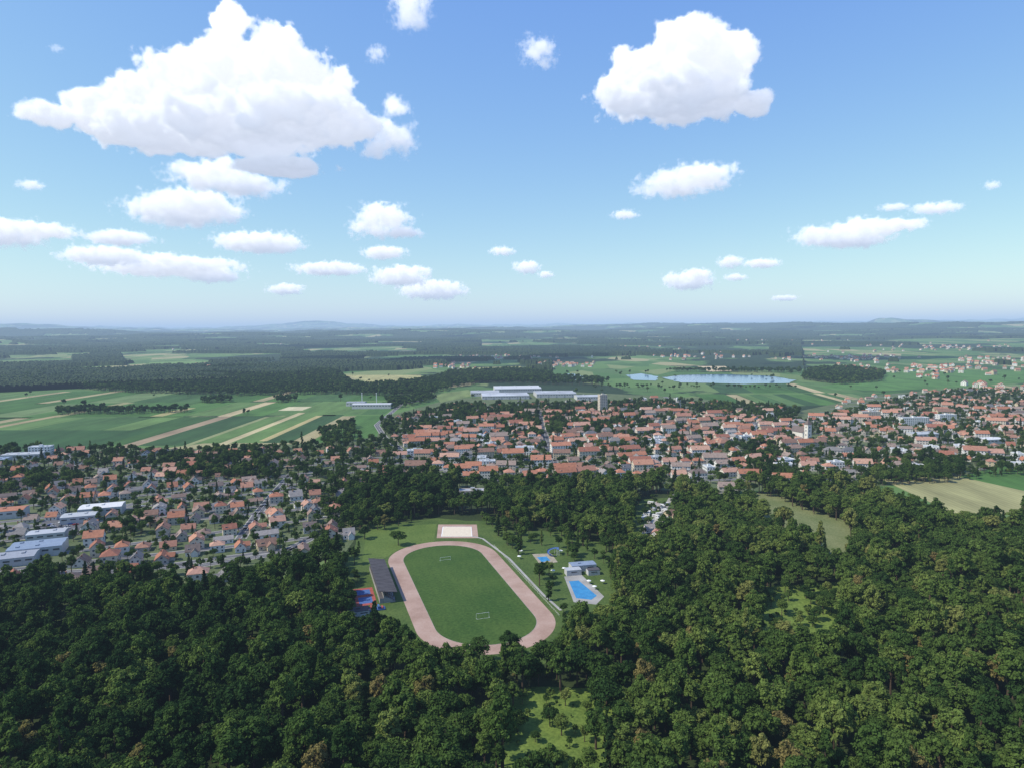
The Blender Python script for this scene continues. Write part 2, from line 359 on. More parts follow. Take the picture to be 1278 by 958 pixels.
stripfield(-2200,-330,1570,1900,.05,.10,50,150,seed=12)
stripfield(520,2100,1680,2020,.05,.10,35,110,.15,seed=5)
stripfield(420,900,1400,1660,.05,.25,16,50,.1,seed=15)
stripfield(900,2600,1600,2300,.03,.12,40,120,.1,seed=25)
stripfield(1200,3300,2300,3000,.03,.12,60,160,.1,seed=26)
for q,c in [([(430,468),(525,468),(535,478),(470,480)],(.3,.28,.12)),([(870,457),(905,457),(914,463),(885,464)],(.48,.38,.24)),([(180,446),(320,446),(310,456),(190,457)],(.12,.2,.06)),([(580,459),(650,457),(655,465),(590,466)],(.25,.25,.1)),
            ([(540,492),(585,486),(590,494),(550,502)],(.13,.17,.06)),([(1020,484),(1120,460),(1278,462),(1278,478),(1100,488)],(.07,.15,.035)),([(845,438),(930,437),(935,441),(850,442)],(.3,.3,.14)),([(390,438),(510,437),(515,441),(400,442)],(.14,.2,.07)),([(-10,448),(80,447),(85,452),(-10,454)],(.16,.22,.08))]:
    sheet('crop_field',GP(q),.16,M['crop'],c)
sheet('crop_field',GP([(1100,598),(1240,590),(1278,606),(1420,612),(1420,650),(1278,642),(1190,640)]),.10,M['crop'],(.25,.24,.11))
sheet('crop_field',GP([(1196,594),(1290,572),(1450,570),(1450,618),(1278,612)]),.14,M['crop'],(.06,.135,.03))
# ---------------------------------------------------------------- lakes
for q in [[(825,471),(850,468),(900,467),(960,469),(992,474),(985,478),(930,479),(850,477)],[(782,468),(800,466),(822,470),(818,475),(790,474)],[(697,468),(715,466),(730,470),(720,474),(700,473)]]:
    gpz=GP(q); cx=sum(p[0] for p in gpz)/len(gpz); cy=sum(p[1] for p in gpz)/len(gpz)
    sheet('lake_shore',wobble([(cx+(x-cx)*1.05,cy+(y-cy)*1.08) for x,y in gpz],12,25),.2,M['lawn'])
    sheet('lake',wobble(gpz,12,25),.26,M['water'])
# ---------------------------------------------------------------- grounds of town and forest
FOREST=GP([(-300,1200),(-330,748),(0,742),(110,748),(210,750),(300,735),(380,715),(430,690),(452,660),(440,632),(470,612),(530,606),(640,610),(760,608),(860,612),(900,622),(950,612),(1010,608),(1080,615),(1110,632),(1190,655),(1290,658),(1600,668),(1600,1200)])
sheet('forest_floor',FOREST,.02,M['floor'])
sheet('town_ground',GP([(-500,575),(-100,560),(100,556),(230,560),(400,552),(470,545),(480,520),(560,498),(700,488),(860,496),(1000,512),(1100,492),(1200,484),(1450,484),(1700,560),(1500,585),(1278,590),(1100,606),(950,612),(640,610),(470,612),(440,632),(452,660),(430,690),(300,735),(210,750),(0,742),(-330,748)]),.08,M['towng'])
# ---------------------------------------------------------------- stadium
SC=Vector((-32.5,418.5)); TH=rad(17.5)
ax=Vector((-math.sin(TH),math.cos(TH))); px_=Vector((math.cos(TH),math.sin(TH)))
def S(a,b): return SC+ax*a+px_*b
def oval(Rr,hs=56,n=40):
    P=[]
    for i in range(n+1): t=math.pi*i/n; P.append(S(hs+Rr*math.sin(t),Rr*math.cos(t)))
    for i in range(n+1): t=math.pi*i/n; P.append(S(-hs-Rr*math.sin(t),-Rr*math.cos(t)))
    return P
def ring(name,r0,r1,z,mat):
    a=oval(r0);b=oval(r1);n=len(a)
    return mkobj(name,[(*p,z) for p in a]+[(*p,z) for p in b],[(n+i,n+(i+1)%n,(i+1)%n,i) for i in range(n)][::1],[mat])
LAWN=[(436,700),(452,655),(545,646),(612,650),(640,662),(720,662),(766,690),(772,752),(715,765),(706,800),(690,826),(650,840),(580,842),(520,828),(490,800),(440,790),(424,745)]
sheet('stadium_grounds',wobble(GP(LAWN),5,8,3),.12,M['lawn'])
sheet('training_field',GP([(458,660),(545,653),(541,678),(500,684),(470,702),(452,700)]),.14,M['training'])
ring('running_track',28.2,38.6,.16,M['track'])
sheet('football_pitch',oval(28.2),.16,M['pitch'])
ring('track_kerb',28.1,28.25,.22,M['concrete']); 
for s in (-1,1):
    b=MB(); 
    for y in (-3.66,3.66): b.box(-.06,.06,y-.06,y+.06,0,2.44,0); b.box(0,1.6,y-.04,y+.04,0,.08,0)
    b.box(-.06,.06,-3.7,3.7,2.44,2.56,0); b.box(1.5,1.6,-3.6,3.6,0,.08,0)
    o=put('football_goal',b.mesh('goal',[M['white']]),*S(s*50,0),TH+math.pi/2+(0 if s>0 else math.pi),r=0); o.location.z=.16
def srect(name,a0,a1,b0,b1,z,mat): return sheet(name,[tuple(S(a0,b0)),tuple(S(a0,b1)),tuple(S(a1,b1)),tuple(S(a1,b0))],z,mat)
sheet('court_surround',GP([(547,654),(595,654),(597,671),(545,671)]),.15,M['track'])
sheet('sand_court',GP([(553,657),(588,657),(589,669),(551,669)]),.19,M['sand'])
q=GP([(553,657),(588,657),(589,669),(551,669)]); strip('court_line',q+[q[0]],.7,.2,M['white'])
strip('footpath',[S(-55,45),S(-30,43.5),S(40,43.5),S(90,38),S(110,25)],1.7,.17,M['concrete'])
b=MB()
for i in range(45):
    a=-62+i*3; 
    p=S(a,41.2); b.box(p.x-.05,p.x+.05,p.y-.05,p.y+.05,0,1.15,0)
for zz in (.55,1.1):
    for i in range(44):
        p=S(-62+i*3,41.2); q=S(-59+i*3,41.2); b.poly([(p.x,p.y,zz),(q.x,q.y,zz),(q.x,q.y,zz+.1),(p.x,p.y,zz+.1)],0)
me=b.mesh('fence',[M['white']]); link(bpy.data.objects.new('perimeter_fence',me))
b=MB()
for i in range(8): b.box(-30,30,i*.85,(i+1)*.85+.02*i,0,.5+i*.45,0)
b.box(-30,30,6.9,7.2,0,7.5,0)
for i in range(9): b.box(-30+i*7.4,-29.7+i*7.4,.3,.6,0,6.2,1)
b.poly([(-31,-.8,6.3),(31,-.8,6.3),(31,10,8),(-31,10,8)],1); b.poly([(-31,-.8,6.1),(-31,10,7.8),(31,10,7.8),(31,-.8,6.1)],1)
for i in range(60): b.box(-29.7+i,-29.2+i,1+.85*(i%5),1.4+.85*(i%5),1+.45*(i%5),1.4+.45*(i%5),2)
for i in range(11): b.box(-30.5+i*6,-30.35+i*6,-.6,9.8,8.05,8.15,1)
b.box(-30,30,7.3,9.5,0,3,0,1)
o=put('grandstand',b.mesh('grandstand',[M['concrete'],M['dark'],M['red']]),*S(18,-43),TH+math.pi/2,r=0)
srect('sports_court',-12,16,-66,-54,.165,M['red'])
srect('sports_court',-9,1,-64,-56,.17,M['blue']); srect('sports_court',5,13,-64,-56,.17,M['blue'])
b=MB()
b.box(-8,8,-3,3,0,1.2,0)
for i in range(5): b.box(-7+i*3,-5.6+i*3,-2.5,2.5,1.2,2.4+(i%2)*1.2,i%3)
put('play_equipment',b.mesh('play',[M['blue'],M['red'],M['white']]),*S(-20,-56),TH,sc=(.7,.7,.7),r=0)
put('club_house',house('gable',w=16,d=8,fl=1,rise=2.5),*S(12,-74),TH+math.pi/2,r=9)
put('changing_room_building',hallmesh(12,7,3.2,1,'dark'),*S(-24,-66),TH,r=0)
# swimming pool complex
sheet('pool_deck',GP([(704,719),(726,717),(754,744),(744,754),(716,751)]),.17,M['concrete'])
sheet('swimming_pool',GP([(710,725),(722,724),(745,743),(738,748),(719,746)]),.2,M['pool'])
sheet('pool_deck',GP([(664,691),(688,690),(696,701),(674,704)]),.17,M['gravel'])
sheet('paddling_pool',GP([(670,695),(682,694),(687,699),(676,701)]),.2,M['pool'])
def bl(name,me,u,v,rot,r=9,sc=(1,1,1)): x,y=gp(u,v); return put(name,me,x,y,rad(rot),sc,r)
bl('pool_building',hallmesh(17,8,4,1,'metalblue'),727,710,12); bl('pool_building',hallmesh(10,6,3.6,1,'metal'),715,716,12)
bl('pool_building',hallmesh(8,5,3.4,1,'dark'),740,716,12)
b=MB()
for i in range(14):
    t=i/13; a=t*5; x=3.5*math.cos(a); y=3.5*math.sin(a); z=4.5*(1-t)+.4
    a2=(i+1)/13*5; x2=3.5*math.cos(a2); y2=3.5*math.sin(a2); z2=4.5*(1-(i+1)/13)+.4
    b.poly([(x*.8,y*.8,z),(x*1.2,y*1.2,z),(x2*1.2,y2*1.2,z2),(x2*.8,y2*.8,z2)],0); b.poly([(x*1.2,y*1.2,z),(x*1.25,y*1.25,z+.6),(x2*1.25,y2*1.25,z2+.6),(x2*1.2,y2*1.2,z2)],0)
    if i%3==0: b.box(x-.1,x+.1,y-.1,y+.1,0,z,1)
b.box(2.5,4.5,-2,0,4.6,4.8,0); b.box(2.6,2.8,-2,-1.8,0,4.6,1); b.box(4.2,4.4,-2,-1.8,0,4.6,1)
bl('water_slide',b.mesh('slide',[M['blue'],M['white']]),690,692,0)
b=MB()
for i in range(8):
    a=i*math.pi/4;c_=(i+1)*math.pi/4; b.poly([(1.5*math.cos(a),1.5*math.sin(a),2.2),(1.5*math.cos(c_),1.5*math.sin(c_),2.2),(0,0,2.8)],0)
b.box(-.04,.04,-.04,.04,0,2.7,1); me=b.mesh('sunshade',[M['white'],M['metal']])
for u,v in [(650,690),(648,697),(700,690),(742,735),(752,728),(735,728),(690,715),(704,712)]: bl('sunshade',me,u,v,0,r=0)
# ---------------------------------------------------------------- other landmarks
bl('town_hall',flatbuild(24,13,3),655,566,0,16); bl('school_building',flatbuild(26,11,2,wall='beige'),590,619,3,20)
bl('tower_block',flatbuild(15,12,12,wall='beige'),752,516,14,12)
bl('apartment_block',flatbuild(46,12,4),1140,530,5,26); bl('apartment_block',flatbuild(34,12,4,wall='beige'),1085,522,5,22); bl('apartment_block',flatbuild(30,12,4),1180,526,5,20)
bl('industrial_hall',hallmesh(110,80,8,2,'indroof'),630,496,4,70); bl('industrial_hall',hallmesh(95,80,9,2,'indroof'),692,494,4,70); bl('industrial_hall',hallmesh(55,45,8,1,'indroof'),733,498,4,40)
bl('industrial_hall',hallmesh(120,90,10,2,'metal'),645,488,4,70); bl('industrial_hall',hallmesh(70,60,9,1,'indroof'),605,493,4,50)
bl('warehouse',hallmesh(80,26,9,1),465,509,0,40); bl('warehouse',hallmesh(40,22,8,1),445,506,0,30)
bl('market_hall',hallmesh(34,20,7,1),128,640,20,24); bl('market_hall',hallmesh(26,16,6,1),100,650,20,20); bl('warehouse',hallmesh(34,22,7,2,'metalblue'),48,690,22,26); bl('warehouse',hallmesh(26,18,6,1,'metal'),20,702,22,22)
bl('warehouse',hallmesh(44,20,7,2),30,572,12,30); bl('warehouse',hallmesh(36,20,8,2,'metalblue'),-10,580,12,26); bl('apartment_block',flatbuild(26,12,4),52,568,12,16)
bl('warehouse',hallmesh(34,18,7,1,'roof'),5,645,20,24); bl('warehouse',hallmesh(26,14,6,1,'indroof'),60,672,20,18)
bl('farm_house',HS['r1'],908,614,-8,12); bl('market_hall',hallmesh(40,22,6,1),1150,545,10,26); bl('market_hall',hallmesh(30,20,6,1),1235,552,12,22)
b=MB(); b.box(-.6,.6,-.6,.6,0,26,0); b.box(-.9,.9,-.9,.9,25,26.4,0); me=b.mesh('chimney',[M['white']])
for u in (452,470): bl('factory_chimney',me,u,505,0,r=2)
b=MB(); b.box(-3.5,3.5,-3.5,3.5,0,22,0); 
for i in range(4):
    c=[(-4,-4),(4,-4),(4,4),(-4,4)]; b.poly([(*c[i],22),(*c[(i+1)%4],22),(0,0,30)],1)
b.box(-6,6,3.5,28,0,10,0); b.gable(-6,6,3.5,28,10,7,1,0,.4,'y')
for z in (6,12,17): b.box(-.8,.8,-3.56,3.56,z,z+2.4,2); b.box(-3.56,3.56,-.8,.8,z,z+2.4,2)
chm=b.mesh('church',HM('roofg')); bl('church',chm,1008,548,20,16)
sheet('car_park',GP([(60,640),(120,652),(110,668),(45,662)]),.14,M['asphalt'])
# ---------------------------------------------------------------- streets + houses
SEG=[]; SA=None
def street(pts,wd,name='street'):
    P=[Vector(p) for p in pts]
    strip('pavement',pts,wd+2.4,.13,M['concrete']); strip(name,pts,wd,.15,M['asphalt'])
    for i in range(len(P)-1): SEG.append((P[i],P[i+1],wd/2))
ROADS=[([(672,512),(676,530),(682,550),(690,575),(700,590)],9),([(300,672),(322,640),(345,612),(365,590)],7),([(395,668),(350,690),(250,705),(120,712),(0,716)],6.5),
       ([(-100,660),(60,655),(180,625),(300,600),(420,585),(520,575),(640,572),(800,578),(930,572),(1060,560),(1278,545)],8),([(520,575),(480,545),(470,530),(500,505),(560,492)],7),([(930,572),(900,540),(860,512),(830,495)],7)]
for q,wd in ROADS:
    g_=GP(q); street(g_,wd,'road'); strip('road_centre_line',g_,.18,.155,M['white'])
def segdist(x,y):
    global SA
    if SA is None or SA[4].size!=len(SEG):
        ax_=np.array([a.x for a,b,w_ in SEG]);ay_=np.array([a.y for a,b,w_ in SEG]);dx=np.array([b.x-a.x for a,b,w_ in SEG]);dy=np.array([b.y-a.y for a,b,w_ in SEG]); SA=(ax_,ay_,dx,dy,np.array([w_ for a,b,w_ in SEG]))
    ax_,ay_,dx,dy,wd=SA
    t=np.clip(((x-ax_)*dx+(y-ay_)*dy)/(dx*dx+dy*dy+1e-9),0,1)
    return float(np.min(np.hypot(x-ax_-t*dx,y-ay_-t*dy)-wd))
grid={}
def canplace(x,y,r):
    gx,gy=int(x//20),int(y//20)
    for i in range(-1,2):
        for j in range(-1,2):
            for (a,b,q) in grid.get((gx+i,gy+j),()):
                if (a-x)**2+(b-y)**2<(r+q)**2: return False
    for a,b,q in BIG:
        if (a-x)**2+(b-y)**2<(r+q)**2: return False
    return True
BIG=[p for p in placed if p[2]>6]
def district(poly,ang,lw,ld,dens,kinds,seed,nclu=.0):
    r=random.Random(seed); P=GP(poly); ca,sa=math.cos(ang),math.sin(ang)
    L=[(x*ca+y*sa,-x*sa+y*ca) for x,y in P]; x0=min(p[0] for p in L);x1=max(p[0] for p in L);y0=min(p[1] for p in L);y1=max(p[1] for p in L)
    blk=2*ld+8; y=y0; cand=[]
    while y<y1:
        xs=np.arange(x0,x1,8.0); ww=np.array([math.sin(t*.01+y)*9 for t in xs])
        gx=xs*ca-(y+ww)*sa; gy=xs*sa+(y+ww)*ca; ins=inside(gx,gy,P); run=[]
        for i in range(len(xs)):
            if ins[i]: run.append((gx[i],gy[i]))
            if (not ins[i] or i==len(xs)-1):
                if len(run)>3: street(run,5)
                run=[]
        for sg in (-1,1):
            x=x0+r.random()*lw
            while x<x1:
                yy=y+sg*(4+ld*.45)+r.uniform(-4,4)+math.sin(x*.01+y)*9
                wx,wy=x*ca-yy*sa,x*sa+yy*ca
                if r.random()<dens+nclu*noise.noise(Vector((wx/60,wy/60,seed))): cand.append((wx,wy))
                x+=lw*r.uniform(.85,1.3)
        y+=blk
    cx=np.array([c[0] for c in cand]);cy=np.array([c[1] for c in cand]); ins=inside(cx,cy,P)
    for (x,y),i in zip(cand,ins):
        if not i: continue
        kd=r.choice(kinds); rr=6.0 if kd[0] in 'ghw' else 9
        if not canplace(x,y,rr) or segdist(x,y)<3.5: continue
        rot=ang+(math.pi/2 if r.random()<.4 and kd[0]!='r' else 0)+r.uniform(-.12,.12)+(math.pi if r.random()<.5 else 0)+.35*noise.noise(Vector((x/120,y/120,5)))
        sc=r.uniform(.82,1.18); put({'r':'row_house','b':'barn','g':'gabled_house','h':'hip_roof_house','w':'family_house','f':'apartment_block'}[kd[0]],HS[kd],x,y,rot,(sc,sc*r.uniform(.9,1.05),r.uniform(.85,1.1)),rr)
        grid.setdefault((int(x//20),int(y//20)),[]).append((x,y,rr))
sub=['g1','g2','g1','h1','h2','w1','g4','b1','g2','g3','w1','g3']; cen=['r1','r2','r3','g2','h1','r1','g1','w1','r2','g4','h1','f1']; mixd=['g1','g2','h1','w1','r1','h2','b1','g4','g3','f1','w1']
D1=[(-140,612),(100,592),(210,600),(330,600),(400,612),(436,640),(446,660),(425,682),(380,700),(290,722),(180,738),(0,732),(-250,738)]
district(D1,rad(24),15,16,.8,sub,1,.55)
district([(100,562),(230,565),(480,556),(520,604),(440,625),(330,600),(210,600),(100,590)],rad(12),19,19,.52,sub,2,.6)
district([(480,550),(560,528),(700,512),(860,516),(1000,528),(1040,560),(930,598),(860,602),(760,600),(640,600),(520,596)],rad(8),18,16,.76,cen,3,.7)
district([(490,525),(560,505),(600,503),(850,498),(1000,514),(990,528),(860,514),(700,511),(560,526),(480,548)],rad(8),26,26,.42,mixd,4,.6)
district([(1000,528),(1110,506),(1200,498),(1350,505),(1550,570),(1300,585),(1150,585),(1100,598),(960,606),(930,598),(1040,560)],rad(-12),20,19,.6,cen+mixd,5,.7)
district([(1080,494),(1200,486),(1400,486),(1400,504),(1200,498),(1110,506),(1000,520)],rad(-12),30,30,.36,mixd,6,.6)
district([(-300,580),(-100,566),(100,564),(100,590),(-140,612)],rad(15),20,18,.5,mixd,7,.5)
# ---------------------------------------------------------------- vehicles
def car():
    b=MB()
    prof=[(-2.1,.35),(-2.15,.8),(-1.95,.95),(-1.0,1.0),(-.45,1.42),(.9,1.45),(1.65,1.02),(2.1,.95),(2.15,.4)]
    for y,sg in ((-.85,-1),(.85,1)):
        pts=[(x,y*(.82 if z>1.1 else 1),z) for x,z in prof]; b.poly(pts if sg<0 else pts[::-1],0)
    for i in range(len(prof)):
        (x,z),(x2,z2)=prof[i],prof[(i+1)%len(prof)]
        k1=.85*(.82 if z>1.1 else 1);k2=.85*(.82 if z2>1.1 else 1)
        b.poly([(x,-k1,z),(x,k1,z),(x2,k2,z2),(x2,-k2,z2)],1 if i in (3,5) else 0)
    b.box(-.9,1.3,-.80,.80,1.02,1.3,1)
    for x in (-1.35,1.35):
        for y in (-.8,.8):
            n=10; c=[(x+.33*math.cos(t),.33+.33*math.sin(t)) for t in np.linspace(0,2*math.pi,n,endpoint=False)]
            b.poly([(a,y-.12,z) for a,z in c],2); b.poly([(a,y+.12,z) for a,z in c][::-1],2)
            for i in range(n): (a,z),(a2,z2)=c[i],c[(i+1)%n]; b.poly([(a,y-.12,z),(a,y+.12,z),(a2,y+.12,z2),(a2,y-.12,z2)],2)
    return b.mesh('car',[M['carpaint'],M['glass'],M['tyre']])
carm=car()
def caravan():
    b=MB(); b.box(-2.8,2.8,-1.1,1.1,.5,2.7,0); b.box(-2.5,2.5,-.9,.9,2.7,2.85,0); b.box(-1.6,-.4,-1.13,1.13,1.4,2,1); b.box(.5,1.6,-1.13,1.13,1.4,2,1); b.box(-.4,.4,-.9,.9,0,.5,2); b.box(2.8,3.9,-.06,.06,.5,.6,2)
    return b.mesh('caravan',[M['caravanskin'],M['glass'],M['tyre']])
cvm=caravan()
sheet('campsite_ground',GP([(790,624),(840,620),(844,660),(790,664)]),.1,M['lawn'])
strip('campsite_road',GP([(842,612),(830,634),(806,660),(796,690)]),4,.14,M['concrete'])
rr=random.Random(3)
for i in range(24):
    u=rr.uniform(802,836); v=rr.uniform(628,652); x,y=gp(u,v); o=put('caravan',cvm,x,y,rr.uniform(0,3),r=3)
for i in range(5):
    x,y=gp(rr.uniform(800,836),rr.uniform(632,672)); put('camp_building',HS[rr.choice(['g3','g1','b1'])],x,y,rr.uniform(0,3),(.75,.75,.75),r=5)
for i in range(30):
    u=rr.uniform(62,112); v=rr.uniform(644,662); x,y=gp(u,v); o=put('parked_car',carm,x,y,rad(20+90*rr.randint(0,1)),r=2); o.location.z=.14
for a,b_,wd in rr.sample(SEG,110):
    t=rr.random(); p=a.lerp(b_,t); d=(b_-a).normalized(); n=Vector((-d.y,d.x))*(wd-1.1)*rr.choice((-1,1)); p=p+n
    if p.y<1100: o=put('parked_car',carm,p.x,p.y,math.atan2(d.y,d.x),r=2); o.location.z=.15
# ---------------------------------------------------------------- trees
def make_tree(name,seed,h,rx,kind='dec',mat='leaf',nclump=38,npc=60,fs=.5):
    r=np.random.default_rng(seed); V=[];Fq=[];MI=[]
    def tube(p0,p1,r0,r1,n=6):
        b=len(V); d=(Vector(p1)-Vector(p0)).normalized(); a=d.orthogonal().normalized(); c=d.cross(a)
        for p,q in ((Vector(p0),r0),(Vector(p1),r1)):
            for i in range(n): t=2*math.pi*i/n; V.append(tuple(p+(a*math.cos(t)+c*math.sin(t))*q))
        for i in range(n): Fq.append((b+i,b+(i+1)%n,b+n+(i+1)%n,b+n+i)); MI.append(0)
    tr=h*.017+.08
    tube((0,0,0),(.1,0,h*.45),tr*1.3,tr*.8); tube((.1,0,h*.45),(0,.1,h*.88),tr*.8,tr*.2)
    cs=[];cr=[]
    if kind=='dec':
        zc=h*.60; rz=h*.35; lop=r.uniform(-.3,.3,2)
        while len(cs)<nclump:
            d=r.normal(size=3); d/=np.linalg.norm(d); q=r.uniform(.4,.9)
            if d[2]<-.55: continue
            c=np.array([d[0]*rx*q+lop[0]*rx*d[2],d[1]*rx*q+lop[1]*rx*d[2],zc+d[2]*rz*q]); cs.append(c); cr.append(rx*r.uniform(.17,.42))
    elif kind=='pop':
        for i in range(nclump): t=(i+.5)/nclump; a=r.uniform(0,6.28); q=rx*.55*math.sin(math.pi*min(1,t*.9+.15)); cs.append(np.array([q*math.cos(a),q*math.sin(a),h*(.15+.8*t)])); cr.append(rx*r.uniform(.35,.55)*(1-.35*t))
    elif kind=='con':
        for i in range(nclump): t=((i+.5)/nclump)**.8; a=i*2.4; q=rx*(1-t)*.8; cs.append(np.array([q*math.cos(a),q*math.sin(a),h*(.1+.88*t)])); cr.append(max(.35,rx*.42*(1-t)+.3))
    for i in range(0,len(cs),max(1,len(cs)//8)):
        c=cs[i]; tube((0,0,min(h*.4,c[2]*.7)),tuple(c),tr*.45,.05,4)
    P=[];N=[]
    for c,q in zip(cs,cr):
        d=r.normal(size=(npc,3)); d/=np.linalg.norm(d,axis=1)[:,None]; d[:,2]=np.where(d[:,2]<-.3,-d[:,2],d[:,2])
        sc=np.array([1,1,.8 if kind!='con' else .45]); P.append(c+d*sc*q*r.uniform(.6,1.15,(npc,1))); nn=d+r.normal(size=(npc,3))*.45; nn[:,2]+=.15; N.append(nn/np.linalg.norm(nn,axis=1)[:,None])
    P=np.concatenate(P);N=np.concatenate(N); n=len(P)
    up=r.normal(size=(n,3)); T=np.cross(N,up); T/=np.linalg.norm(T,axis=1)[:,None]; B=np.cross(N,T)
    s=(fs*r.uniform(.5,1.15,(n,1))); e=r.uniform(.6,1.1,(n,1))
    q=np.stack([P-T*s-B*s*e*.3,P+T*s*.2-B*s*e,P+T*s+B*s*e*.3,P-T*s*.2+B*s*e],1).reshape(-1,3)
    b=len(V); V+= [tuple(x) for x in q]; Fq+=[(b+4*i,b+4*i+1,b+4*i+2,b+4*i+3) for i in range(n)]; MI+=[1]*n
    me=bpy.data.meshes.new(name); me.from_pydata(V,[],Fq); me.materials.append(M['bark']); me.materials.append(M[mat]); me.polygons.foreach_set('material_index',MI); me.update()
    return me
TM=[make_tree('deciduous',1,17,5.2),make_tree('deciduous',2,19,4.9),make_tree('deciduous',3,15,5.8,nclump=42),make_tree('deciduous',4,21,4.4),make_tree('deciduous',5,13,4.4,nclump=30),
    make_tree('poplar',6,22,3.2,'pop',nclump=26,npc=80),make_tree('conifer',7,19,3.6,'con','needle',40,50,.45),make_tree('dry_tree',8,16,4.2,'dec','yleaf',30,50,.42)]
TREE_SRC=[]
spots=[(598,828),(637,822),(497,680),(778,780),(455,672),(715,815),(622,668),(480,660)]
names=['maple_tree','ash_tree','oak_tree','lime_tree','cherry_tree','poplar_tree','spruce_tree','dry_leaved_tree']
for me,(u,v),nm in zip(TM,spots,names):
    o=link(bpy.data.objects.new(nm,me)); x,y=gp(u,v); o.location=(x,y,0); o.scale=(1.0,1.0,.82); TREE_SRC.append(o)
FM=[make_tree('far_tree',11,17,5.5,nclump=16,npc=24,fs=1.3),make_tree('far_tree',12,19,5.0,nclump=16,npc=24,fs=1.3),make_tree('far_tree',13,15,6.0,nclump=16,npc=24,fs=1.3)]
FAR_SRC=[]
for me,(u,v) in zip(FM,[(80,506),(105,508),(275,500)]):
    o=link(bpy.data.objects.new('field_tree',me)); x,y=gp(u,v); o.location=(x,y,0); FAR_SRC.append(o)
def instancer(name,pts,scl,var,tint,src):
    n=len(pts); me=bpy.data.meshes.new(name); me.vertices.add(n); me.vertices.foreach_set('co',np.array(pts,dtype=np.float32).ravel())
    for nm,ty,arr in (('scl','FLOAT',scl),('rot','FLOAT',rng.uniform(0,6.28,n)),('vrt','INT',var),('tint','FLOAT',tint),('sz','FLOAT',scl*rng.uniform(.82,1.22,n))):
        a=me.attributes.new(nm,ty,'POINT'); a.data.foreach_set('value',np.array(arr,dtype=np.int32 if ty=='INT' else np.float32))
    o=link(bpy.data.objects.new(name,me)); md=o.modifiers.new('scatter','NODES'); ng=bpy.data.node_groups.new(name+'_gn','GeometryNodeTree'); md.node_group=ng
    ng.interface.new_socket('Geometry',in_out='INPUT',socket_type='NodeSocketGeometry'); ng.interface.new_socket('Geometry',in_out='OUTPUT',socket_type='NodeSocketGeometry')
    N=ng.nodes; L=ng.links; gi=N.new('NodeGroupInput'); go=N.new('NodeGroupOutput'); jn=N.new('GeometryNodeJoinGeometry')
    def att(nm,ty): a=N.new('GeometryNodeInputNamedAttribute'); a.data_type=ty; a.inputs['Name'].default_value=nm; return a.outputs[0]
    cx=N.new('ShaderNodeCombineXYZ'); s_=att('scl','FLOAT'); L.new(s_,cx.inputs[0]); L.new(s_,cx.inputs[1]); L.new(att('sz','FLOAT'),cx.inputs[2])
    cr=N.new('ShaderNodeCombineXYZ'); L.new(att('rot','FLOAT'),cr.inputs[2]); vr=att('vrt','INT')
    for i,sobj in enumerate(src):
        oi=N.new('GeometryNodeObjectInfo'); oi.inputs['Object'].default_value=sobj; oi.transform_space='ORIGINAL'
        cm=N.new('FunctionNodeCompare'); cm.data_type='INT'; cm.operation='EQUAL'; L.new(vr,cm.inputs[2]); cm.inputs[3].default_value=i
        ip=N.new('GeometryNodeInstanceOnPoints'); L.new(gi.outputs[0],ip.inputs['Points']); L.new(cm.outputs[0],ip.inputs['Selection']); L.new(oi.outputs['Geometry'],ip.inputs['Instance']); L.new(cr.outputs[0],ip.inputs['Rotation']); L.new(cx.outputs[0],ip.inputs['Scale'])
        L.new(ip.outputs[0],jn.inputs[0])
    L.new(jn.outputs[0],go.inputs[0]); return o
def scatter(poly,sp,excl=(),near=None,prob=1.0,jit=.5):
    xs=[p[0] for p in poly];ys=[p[1] for p in poly]
    gx,gy=np.meshgrid(np.arange(min(xs),max(xs),sp),np.arange(min(ys),max(ys),sp)); gx=gx.ravel()+rng.uniform(-jit,jit,gx.size)*sp; gy=gy.ravel()+rng.uniform(-jit,jit,gy.size)*sp
    k_=inside(gx,gy,poly)&(rng.random(gx.size)<prob)
    for e in excl: k_&=~inside(gx,gy,e)
    return gx[k_],gy[k_]
EX=[GP(q) for q in [
 [(428,688),(450,655),(545,642),(612,645),(640,662),(700,662),(752,684),(768,716),(764,782),(712,798),(708,815),(690,832),(650,846),(575,848),(515,830),(490,804),(432,794),(426,745)],
 [(932,616),(966,620),(1003,638),(1056,652),(1064,700),(1038,710),(1003,678),(946,646)],
 [(952,737),(1050,728),(1052,784),(1035,812),(960,812),(946,778)],
 [(646,872),(728,862),(745,895),(736,945),(715,985),(648,990),(628,930)],
 [(790,620),(842,616),(846,680),(787,690)],[(568,612),(610,612),(610,636),(568,636)],[(890,606),(932,606),(932,628),(885,628)]]]
sheet('meadow',wobble(GP([(925,612),(975,618),(1010,636),(1070,652),(1075,706),(1035,716),(1000,680),(940,650)])),.06,M['meadow'])
sheet('forest_clearing',wobble(GP([(945,732),(1055,724),(1056,778),(1035,806),(955,806),(940,770)])),.06,M['clearing'])
sheet('forest_clearing',wobble(GP([(640,862),(745,855),(770,890),(755,950),(730,1000),(630,1000),(612,920)])),.06,M['clearing'])
x,y=scatter(FOREST,7.5,EX)
n=len(x); tn=np.array([noise.noise(Vector((a/45,b/45,0))) for a,b in zip(x,y)])
tint=np.clip(.5+.65*tn+rng.normal(0,.24,n)+np.clip(x/450,-.34,.24),0,1)  # random leaf tone, plus shade on the left side put into the tint
var=rng.choice([0,1,2,3,4,5,6],n,p=[.24,.22,.2,.17,.11,.04,.02]); dry=rng.random(n)<np.where((y<330),.04,.008); var[dry]=7
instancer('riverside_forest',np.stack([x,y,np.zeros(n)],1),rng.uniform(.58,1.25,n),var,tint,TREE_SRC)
nf=n
X_=[];Y_=[]
